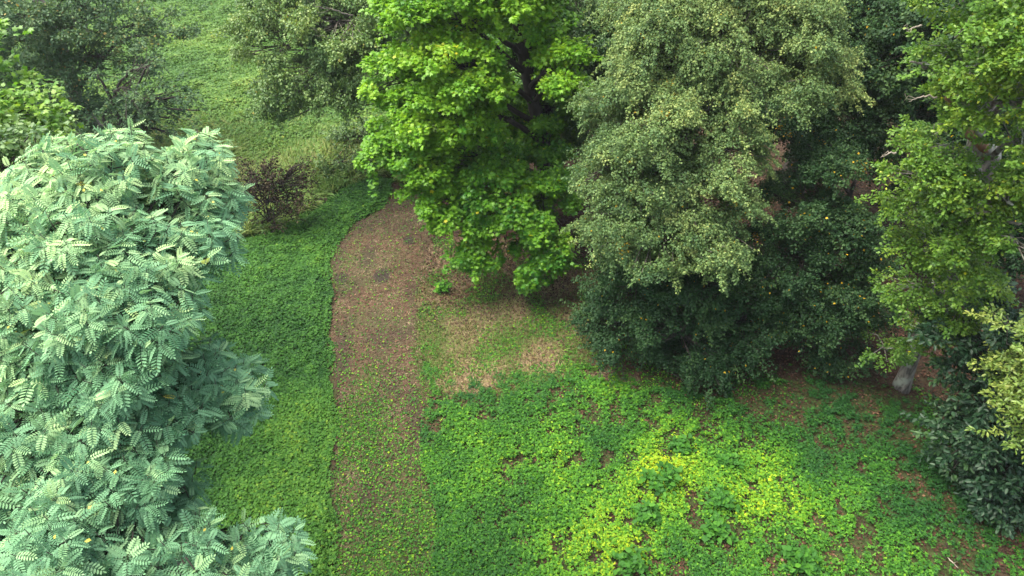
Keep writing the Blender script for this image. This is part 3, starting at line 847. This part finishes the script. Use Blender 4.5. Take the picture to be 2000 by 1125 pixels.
blobs = [B(1615,340,16.4,55,50,.8,1,.05), B(1580,410,15.8,80,60,1.0,1,.05), B(1640,450,15.6,60,60,.9,1), B(1560,500,15.2,80,60,1.0,1), B(1640,540,15.0,70,60,.9,1), B(1570,600,14.7,90,60,.9,1), B(1670,600,15.0,50,60,.8,1,-.05), B(1520,650,14.4,55,45,.7,1,-.03), B(1610,660,14.6,60,35,.7,1,-.05)]
make_crown(root, M_horn, blobs, SMALL, .066, .24, 24, 56, flat=.7, up=.6, jit=.48, droop=.6, hue=.50, hue_sd=.12, yellow=.006, seed=9, trunk=tr, bark=B_dark, twig=.3, wide=(1.0,1.4), bump=.4, yel_clump=.004)
# --- dark wood behind
root, tr, rng = tree("beech_tree", "tall dark green tree rising between the lime and the oak", "tree", (11.5, 24.5, 0),
                     [(11.5, 24.5, 5), (11.4, 24.7, 7), (11.5, 24.5, 9.6)], [.35, .3, .22, .08], B_dark, seed=17)
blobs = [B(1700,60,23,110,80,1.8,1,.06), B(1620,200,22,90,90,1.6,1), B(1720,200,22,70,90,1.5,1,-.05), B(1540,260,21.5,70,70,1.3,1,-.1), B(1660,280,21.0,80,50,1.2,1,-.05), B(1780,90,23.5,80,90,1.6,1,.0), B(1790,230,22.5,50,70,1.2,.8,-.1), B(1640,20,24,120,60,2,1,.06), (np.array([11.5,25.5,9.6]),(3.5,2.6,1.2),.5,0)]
make_crown(root, M_horn, blobs, SMALL, .085, .30, 16, 56, flat=.7, up=.6, jit=.6, droop=.5, hue=.48, hue_sd=.13, yellow=.004, seed=18, trunk=tr, bark=B_dark, twig=.25, wide=(1.0,1.4), bump=.45, yel_clump=.006)
root, tr, rng = tree("beech_tree", "shaded tree behind the oak crown at the right edge", "tree", (15.8, 20.5, 0),
                     [(15.8, 20.5, 4), (15.7, 20.6, 8), (15.8, 20.5, 11)], [.33, .28, .2, .08], B_dark, seed=117)
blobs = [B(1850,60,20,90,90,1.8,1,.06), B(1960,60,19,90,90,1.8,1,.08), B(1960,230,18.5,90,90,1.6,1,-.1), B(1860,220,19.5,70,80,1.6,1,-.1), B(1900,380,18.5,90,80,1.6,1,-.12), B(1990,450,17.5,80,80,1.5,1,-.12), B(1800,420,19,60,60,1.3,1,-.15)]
make_crown(root, M_horn, blobs, SMALL, .10, .30, 12, 46, flat=.7, up=.6, jit=.5, droop=.5, hue=.5, hue_sd=.13, yellow=.003, seed=118, trunk=tr, bark=B_dark, twig=.2, wide=(1.0,1.4), bump=.45)
root, tr, rng = tree("beech_tree", "dark shaded tree standing in the gap between maple and lime", "tree", (3.0, 27.5, 0),
                     [(3.0, 27.5, 5), (2.8, 27.6, 7), (3, 27.5, 9)], [.35, .3, .22, .08], B_dark, seed=19)
blobs = [B(1130,40,25.5,90,70,1.8,1,.0), B(1090,110,25.5,60,60,1.4,1,-.06), B(1180,90,25.0,60,70,1.4,.9,-.08), B(1150,180,24.5,60,50,1.2,.9,-.12), B(1100,230,24.0,60,50,1.2,.8,-.15), B(1060,0,26,60,50,1.4,1,.0)]
make_crown(root, M_ash, blobs, SMALL, .09, .30, 16, 52, flat=.7, up=.6, jit=.6, droop=.5, hue=.25, hue_sd=.12, yellow=.003, seed=20, trunk=tr, bark=B_grey, twig=.35, wide=(1.0,1.4), bump=.45)
dead_branch(root, [at_y(1180,110,24.4), at_y(1160,60,24.3), at_y(1150,20,24.3)], .035, rng)

# --- pale grey-green tree left of the maple
root, tr, rng = tree("ash_tree", "grey green drooping tree between the meadow and the maple", "tree", (-3.0, 29.5, 0),
                     [(-3.1, 29.4, 3.5), at_y(850, 40, 29.4), (-3.4, 29.6, 9)], [.36, .3, .24, .08], B_dark, seed=21)
blobs = [B(560,60,25.5,85,70,1.8,1,.08), B(660,40,25.5,90,70,1.8,1,.06), B(610,130,25.0,75,60,1.5,1,.04), B(510,20,26,45,60,1.2,.9,.06), B(690,120,25.2,60,60,1.3,1,.0), B(560,190,24.6,50,45,1.1,.8,-.04), B(640,200,24.5,50,40,1.0,.7,-.02), B(740,40,26.5,60,60,1.4,1,-.03), B(830,30,28.0,60,60,1.4,.9,-.12), B(490,90,25.4,30,50,.8,.6,.04),
         B(550,235,24.3,22,20,.5,.7,-.06), (np.array([-5,29,8.4]),(3.5,2.5,1.2),.5,.05)]
make_crown(root, M_ash, blobs, SMALL, .095, .28, 15, 44, flat=.8, up=.5, jit=.65, droop=.8, hue=.48, hue_sd=.13, yellow=.004, seed=22, trunk=tr, bark=B_grey, twig=.4, wide=(.9,1.3), bump=.55)
dead_branch(root, [at_y(690,30,24.0), at_y(650,20,23.9), at_y(615,12,23.8)], .03, rng, B_grey)
dead_branch(root, [at_y(660,110,24.0), at_y(640,75,23.9), at_y(620,70,23.8)], .025, rng, B_grey)

# --- dark plum with open branches, upper left
root, tr, rng = tree("plum_tree", "dark blue green tree with visible leaning trunk in the upper left corner", "tree", (-19.3, 29.0, 0),
                     [at_y(150,195,29.2), at_y(120,90,29.4), at_y(100,30,29.5), (-21.5, 29.5, 9)], [.34, .27, .25, .2, .1], B_grey, seed=23)
blobs = [B(60,40,28,80,60,1.8,1), B(30,150,27.5,70,70,1.6,1), B(170,40,28,70,50,1.6,1), B(100,130,27.2,60,50,1.3,.8), B(200,110,28,60,60,1.4,.8), B(180,220,27,60,50,1.2,.8,-.1), B(110,230,26.5,60,40,1.2,.9,-.05), B(250,50,28.5,60,45,1.3,.6,.1), B(330,60,29,50,40,1.1,.4,.12), B(20,60,30,100,80,2,.8)]
make_crown(root, M_plum, blobs, OVATE, .12, .34, 5.5, 40, flat=.7, up=.6, jit=.65, droop=.4, hue=.45, hue_sd=.14, yellow=.008, seed=24, trunk=tr, bark=B_dark, twig=.3, wide=(.9,1.3), bump=.55)
root, tr, rng = tree("plum_tree", "smaller sparse dark tree with black forked branches over the meadow", "tree", on_ground(215, 300),
                     [at_y(225,255,26.5), at_y(205,235,26.6), at_y(215,200,26.6)], [.18, .14, .11, .05], B_dark, seed=25)
g0 = on_ground(240, 300)
for pts in ([(240,290),(243,240),(262,190),(285,130)], [(240,275),(275,225),(310,190)], [(240,262),(215,190),(190,145)]):
    a = Acc(); S, r = smooth_path([at_y(p, q, 26.0) for p, q in pts], np.linspace(.11, .03, len(pts)), 14, .03, rng); a.tube(S, r, 7)
    a.build("limb", B_dark, root, smooth=True)
blobs = [B(240,250,25.6,50,40,1.0,.7), B(300,250,25.4,45,35,.9,.7), B(310,190,25.6,55,35,1.0,.4), B(250,170,25.8,50,40,1.0,.35), B(290,130,26,45,30,.9,.4,.08), B(370,190,25.5,30,25,.6,.5), B(340,260,25.2,30,25,.6,.5), B(260,300,25,60,25,.9,.8,-.1), B(390,215,25.3,18,12,.4,.5), B(210,270,25.4,40,40,.9,.9,-.1), B(330,230,25.4,40,20,.7,.4)]
make_crown(root, M_plum, blobs, OVATE, .115, .28, 6, 30, flat=.6, up=.7, jit=.6, droop=.3, hue=.40, hue_sd=.14, yellow=.004, seed=26, trunk=tr, bark=B_dark, twig=.5, wide=(.9,1.3), bump=.6, low=-.8)

# --- bright plane-like tree at the left edge
root, tr, rng = tree("plane_tree", "bright green broad leaved tree cut by the left edge above the feathery tree", "tree", (-13.3, 13.8, 0),
                     [(-13.2, 13.9, 4), (-13.2, 13.9, 7), (-13.0, 14, 10.5)], [.28, .24, .18, .06], B_red, seed=27)
blobs = [B(-23,180,13.6,40,32,.8,1,.08), B(17,215,13.2,38,22,.7,1,.05), B(-13,245,13.0,45,30,.8,1,-.05), B(47,250,12.8,35,16,.5,1,.0), B(12,272,12.6,50,16,.7,1,-.1), B(72,235,13.2,20,8,.3,.8,.05), B(-46,95,14.2,20,22,.5,1,.1), B(-88,200,13.6,70,90,1.4,.8,0), (np.array([-13.5,14.2,8.8]),(1.4,1.8,2.2),.5,0)]
make_crown(root, M_plane, blobs, MAPLE, .135, .26, 14, 24, flat=.4, up=1.1, jit=.35, droop=.2, hue=.5, hue_sd=.12, seed=28, trunk=tr, bark=B_dark, twig=.5, wide=(.9,1.1), bump=.5)
root, tr, rng = tree("elder_bush", "grey green bush peeping out at the left edge under the broad leaved tree", "bush", (-10.6, 10.6, 0),
                     [(-10.5, 10.6, 3), (-10.4, 10.5, 6.2)], [.12, .09, .04], B_grey, seed=29)
blobs = [B(20,310,10.6,50,35,.7,1), B(-40,330,10.6,60,60,.9,1), B(50,300,11,25,20,.4,1), (np.array([-10.6,10.8,5.6]),(1.0,1.0,1.2),.6,0)]
make_crown(root, M_ash, blobs, OVATE, .10, .22, 14, 26, flat=.6, up=.8, jit=.5, droop=.4, hue=.4, seed=30, trunk=tr, bark=B_grey, twig=.4)

# --- oak on the right
root, tr, rng = tree("oak_tree", "yellow green oak with pale grey trunk and bare twigs at the right edge", "tree", on_ground(1762, 757),
                     [at_y(1785,690,13.35), at_y(1850,520,13.4), at_y(1915,360,13.5), at_y(1935,300,13.6), at_y(1905,270,13.7), (10.6,14.2,9.5)], [.21, .19, .20, .21, .20, .16, .08], B_oak, 1.3, seed=31)
a = Acc(); S_, r_ = smooth_path([at_y(1935,310,13.6), at_y(1912,278,13.5), at_y(1890,250,13.3), at_y(1850,190,13.2)], [.15,.12,.10,.06], 12, .02, rng); a.tube(S_, r_, 9); a.build("limb", B_red, root, smooth=True)
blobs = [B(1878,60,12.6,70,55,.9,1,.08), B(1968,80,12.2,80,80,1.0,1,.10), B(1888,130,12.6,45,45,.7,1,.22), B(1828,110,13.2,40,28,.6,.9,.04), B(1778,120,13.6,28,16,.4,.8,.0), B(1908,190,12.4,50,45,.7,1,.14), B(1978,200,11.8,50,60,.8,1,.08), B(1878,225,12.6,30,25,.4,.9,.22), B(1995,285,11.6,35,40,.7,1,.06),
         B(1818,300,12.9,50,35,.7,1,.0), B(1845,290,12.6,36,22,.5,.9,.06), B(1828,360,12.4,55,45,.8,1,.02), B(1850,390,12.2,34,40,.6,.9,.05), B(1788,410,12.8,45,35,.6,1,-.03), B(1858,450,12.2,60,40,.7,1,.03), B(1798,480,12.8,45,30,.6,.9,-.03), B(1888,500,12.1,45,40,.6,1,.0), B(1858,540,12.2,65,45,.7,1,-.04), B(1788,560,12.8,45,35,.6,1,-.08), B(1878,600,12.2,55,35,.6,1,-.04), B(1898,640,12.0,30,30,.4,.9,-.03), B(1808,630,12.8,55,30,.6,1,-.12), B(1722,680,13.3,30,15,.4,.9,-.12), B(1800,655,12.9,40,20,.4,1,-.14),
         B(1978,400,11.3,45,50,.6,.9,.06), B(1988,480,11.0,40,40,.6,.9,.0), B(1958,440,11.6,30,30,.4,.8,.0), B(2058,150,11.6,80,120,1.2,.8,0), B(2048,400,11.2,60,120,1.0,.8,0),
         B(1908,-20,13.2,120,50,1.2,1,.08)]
make_crown(root, M_oak, blobs, OAKL, .084, .21, 17, 46, flat=.65, up=.85, jit=.48, droop=.2, hue=.43, hue_sd=.11, yellow=.004, seed=33, trunk=tr, bark=B_oak, twig=.4, wide=(.9,1.2), bump=.5, limb_r=.06, sub_r=.32, sub_n=1.7, sub_flat=.5, inner_part=.05)
for pts, rr in ([[(1830,190),(1800,188),(1775,198)], .022], [[(1880,235),(1850,245),(1825,262)], .03], [[(2000,432),(1960,432),(1940,415),(1905,418)], .035], [[(1750,298),(1735,300),(1720,308)], .02], [[(1800,50),(1780,55),(1765,58)], .02], [[(1965,385),(1950,375),(1945,372)], .03]):
    dead_branch(root, [at_y(p, q, 11.6 if p > 1890 else 12.5) for p, q in pts], rr, rng, forks=3)

# --- laurels, bottom right
root = thing("laurel_bush", (11.6, 10.6, 0), "dark glossy laurel bush under the oak at the right edge", "bush")
rng = np.random.default_rng(41)
_, S, r = make_trunk(root, [(11.6,10.6,0),(11.6,10.6,1.2),(11.5,10.6,2.8)], [.12,.09,.04], B_dark, rng)
blobs = [B(1890,680,12.0,42,42,.7,1), B(1920,680,11.4,60,60,.9,1), B(1895,780,11.3,45,45,.7,1,-.03), B(1950,800,10.6,60,70,.9,1), B(1920,880,10.2,50,50,.7,1), B(1980,900,9.8,60,70,.8,1), B(1940,950,9.6,50,40,.6,1,-.05), B(1990,990,9.3,50,40,.6,1,-.05), B(2050,900,9.8,80,120,1.2,1), B(1990,650,11.2,60,50,.9,1)]
make_crown(root, M_laurel, blobs, LANCE, .145, .24, 17, 26, flat=.6, up=.7, jit=.5, droop=.25, hue=.45, hue_sd=.15, seed=42, trunk=(S, r), bark=B_dark, twig=.3, wide=(1.2,1.7), bump=.4)
a = Acc()
root = thing("laurel_bush", (12.0, 10.3, 0), "pale yellow green laurel in front of the dark laurel at the right edge", "bush")
_, S, r = make_trunk(root, [(12.0,10.3,0),(11.8,10.2,2),(11.4,9.6,4.0)], [.10,.08,.03], B_dark, rng)
blobs = [B(2018,690,9.7,28,38,.5,1), B(2022,770,9.4,34,38,.6,1,.03), B(1998,800,9.3,24,28,.4,1), B(2020,840,9.1,34,28,.5,1), B(2060,760,9.4,60,110,.9,1)]
make_crown(root, M_laurel_y, blobs, LANCE, .10, .19, 32, 26, flat=.6, up=.8, jit=.4, droop=.1, hue=.45, hue_sd=.13, seed=44, trunk=(S, r), bark=B_dark, twig=.3, wide=(1.2,1.6), bump=.4)

# --- withered shrub beside the feathery tree
gb = on_ground(530, 440)
root = thing("withered_shrub", gb, "withered dark brown shrub on the grass beside the feathery tree", "shrub")
rng = np.random.default_rng(51)
for k in range(7):
    a = Acc(); d = np.array([rng.normal(0,.55), rng.normal(.1,.5), 0]); h = rng.uniform(1.0, 1.9)
    S, r = smooth_path([gb + [0,0,-.1], gb + d*.4 + [0,0,h*.55], gb + d + [0,0,h]], [.03,.02,.008], 9, .02, rng); a.tube(S, r, 5); a.build("stem", B_dark, root, smooth=True)
_, S, r = make_trunk(root, [gb, gb + [0,0,.4], gb + [0,0,.9]], [.06,.05,.02], B_dark, rng, name="stem", sides=8, n=8)
Yb = gb[1]
blobs = [B(520,345,Yb,45,25,.5,.7), B(525,390,Yb-.4,45,30,.5,.9), B(530,425,Yb-.5,22,22,.3,1), B(490,340,Yb,25,30,.4,.6), B(570,335,Yb+.2,26,18,.4,.7), B(590,375,Yb,30,16,.4,.7), B(480,380,Yb,25,30,.4,.8), B(550,360,Yb-.2,40,25,.5,.9)]
make_crown(root, M_dead, blobs, OVATE, .085, .20, 17, 20, flat=.8, up=.3, jit=.8, droop=.4, hue=.4, hue_sd=.2, seed=52, trunk=(S, r), bark=B_dark, twig=.8, name="withered_foliage", bump=.5, low=-1)

# --- bushes of weeds at the meadow's edge, left of the maple
spots = [(700,285,.9,.7,"pale leafy bush growing left of the maple under its lowest branches"), (740,330,.8,.6,"small dark bush at the upper end of the brown path"), (655,330,.7,.45,"low weedy bush halfway between withered shrub and maple")]
for i, (px, py, rr, hh, lab) in enumerate(spots):
    g = on_ground(px, py)
    root = thing("weedy_bush", g, lab, "bush", "weedy bushes left of the maple")
    _, S, r = make_trunk(root, [g, g + [0,0,hh*.5], g + [0,0,hh*1.0]], [.04,.03,.01], B_dark, rng, name="stem", sides=6, n=8)
    blobs = [(g + [0,0,hh*.7], (rr,rr*.8,hh*.7), 1, -.05*i), (g + [rr*.6,.2,hh*.6], (rr*.6,rr*.6,hh*.6), 1, 0), (g + [-rr*.6,-.1,hh*.5], (rr*.6,rr*.6,hh*.5), 1, .05)]
    make_crown(root, M_ash, blobs, OVATE, .11, .2, 12, 18, flat=.7, up=.7, jit=.6, droop=.3, hue=.35, hue_sd=.14, seed=60+i, trunk=(S, r), bark=B_dark, twig=.4, name="foliage", bump=.5)

# --- taller single weeds in the ground cover
weeds = [(1292,940,.55,"bushiest dark green weed in the middle of the bright ground cover"), (1405,985,.4,"dark green weed right of the bushiest weed in the ground cover"),
         (1330,880,.35,"small dark weed above the bushiest weed in the ground cover"), (1420,905,.32,"dark green weed above and right of the bushiest weed"),
         (1400,1040,.42,"dark leafy weed near the bottom edge below the brightest patch"), (1260,1010,.35,"dark weed just below left of the bushiest weed"), (1230,1110,.42,"broad leaved weed cut by the bottom edge"), (1560,1100,.45,"wide dark weed at the bottom edge left of the bare soil"),
         (865,568,.2,"small bright green weed alone at the edge of the path")]
for i, (px, py, rr, lab) in enumerate(weeds):
    g = on_ground(px, py); rng = np.random.default_rng(100 + i)
    g[2] = ground_z(g[:1], g[1:2])[0]
    root = thing("leafy_weed", g, lab, "weed", "taller weeds in the ground cover")
    a = Acc(); st = Acc()
    for k in range(int(10 + 16 * rr)):
        an, ln = rng.uniform(0, 6.28), rng.uniform(.2, 1) * rr
        top = g + [math.cos(an)*ln*.8, math.sin(an)*ln*.8, .12 + rr * rng.uniform(.25, .6) * (1 - .35*ln/rr)]
        st.tube(np.array([g + [0,0,-.03], (g+top)/2 + [0,0,.08], top]), [.009,.007,.004], 4)
        m = 9
        pos = np.repeat(top[None], m, 0) + rng.normal(0, .07, (m,3)) * [1,1,.8]
        ph = rng.uniform(0, 6.28, m)
        ax = np.stack([np.cos(ph), np.sin(ph), rng.normal(-.1,.3,m)], 1)
        a.add(OVATE, pos, frames(ax, np.stack([rng.normal(0,.35,m), rng.normal(0,.35,m), np.ones(m)],1)), rng.uniform(.11,.19,m), np.clip(rng.normal(.27 if i < 8 else .42,.08,m),0,1), rng.uniform(.9,1.4,m))
    a.build("foliage", M_cover, root)
    st.build("stem", M_nettle, root)

# --- fallen twig in the bare soil
g = on_ground(1850, 1100) + [0,0,.05]; rng = np.random.default_rng(7)
a = Acc()
S, r = smooth_path([on_ground(1845,1095)+[0,0,.16], on_ground(1856,1104)+[0,0,.13], on_ground(1868,1114)+[0,0,.10]], [.012,.016,.010], 8, .006, rng); a.tube(S, r, 6)
a.tube(np.array([S[4], S[4]+[.10,.02,.03]]), [.008,.004], 5)
tag(a.build("fallen_twig", B_pale, None, True), "pale bare twig lying on the soil near the bottom right corner", "twig")

# ------------------------------------------------------------------ thin damp air
m, N, L = new_mat("haze_air")
v = N.new("ShaderNodeVolumePrincipled")
v.inputs["Color"].default_value = (.86, .92, 1.0, 1)
v.inputs["Density"].default_value = .0003
v.inputs["Anisotropy"].default_value = .2
out = N.new("ShaderNodeOutputMaterial"); L.new(v.outputs[0], out.inputs["Volume"])
a = Acc()
x0, x1, y0, y1, z0, z1 = -420, 420, -320, 520, -1.6, 15.6
a.raw([(x0,y0,z0),(x1,y0,z0),(x1,y1,z0),(x0,y1,z0),(x0,y0,z1),(x1,y0,z1),(x1,y1,z1),(x0,y1,z1)],
      [(3,2,1,0),(4,5,6,7),(0,1,5,4),(1,2,6,5),(2,3,7,6),(3,0,4,7)])
tag(a.build("haze", m), kind="stuff")
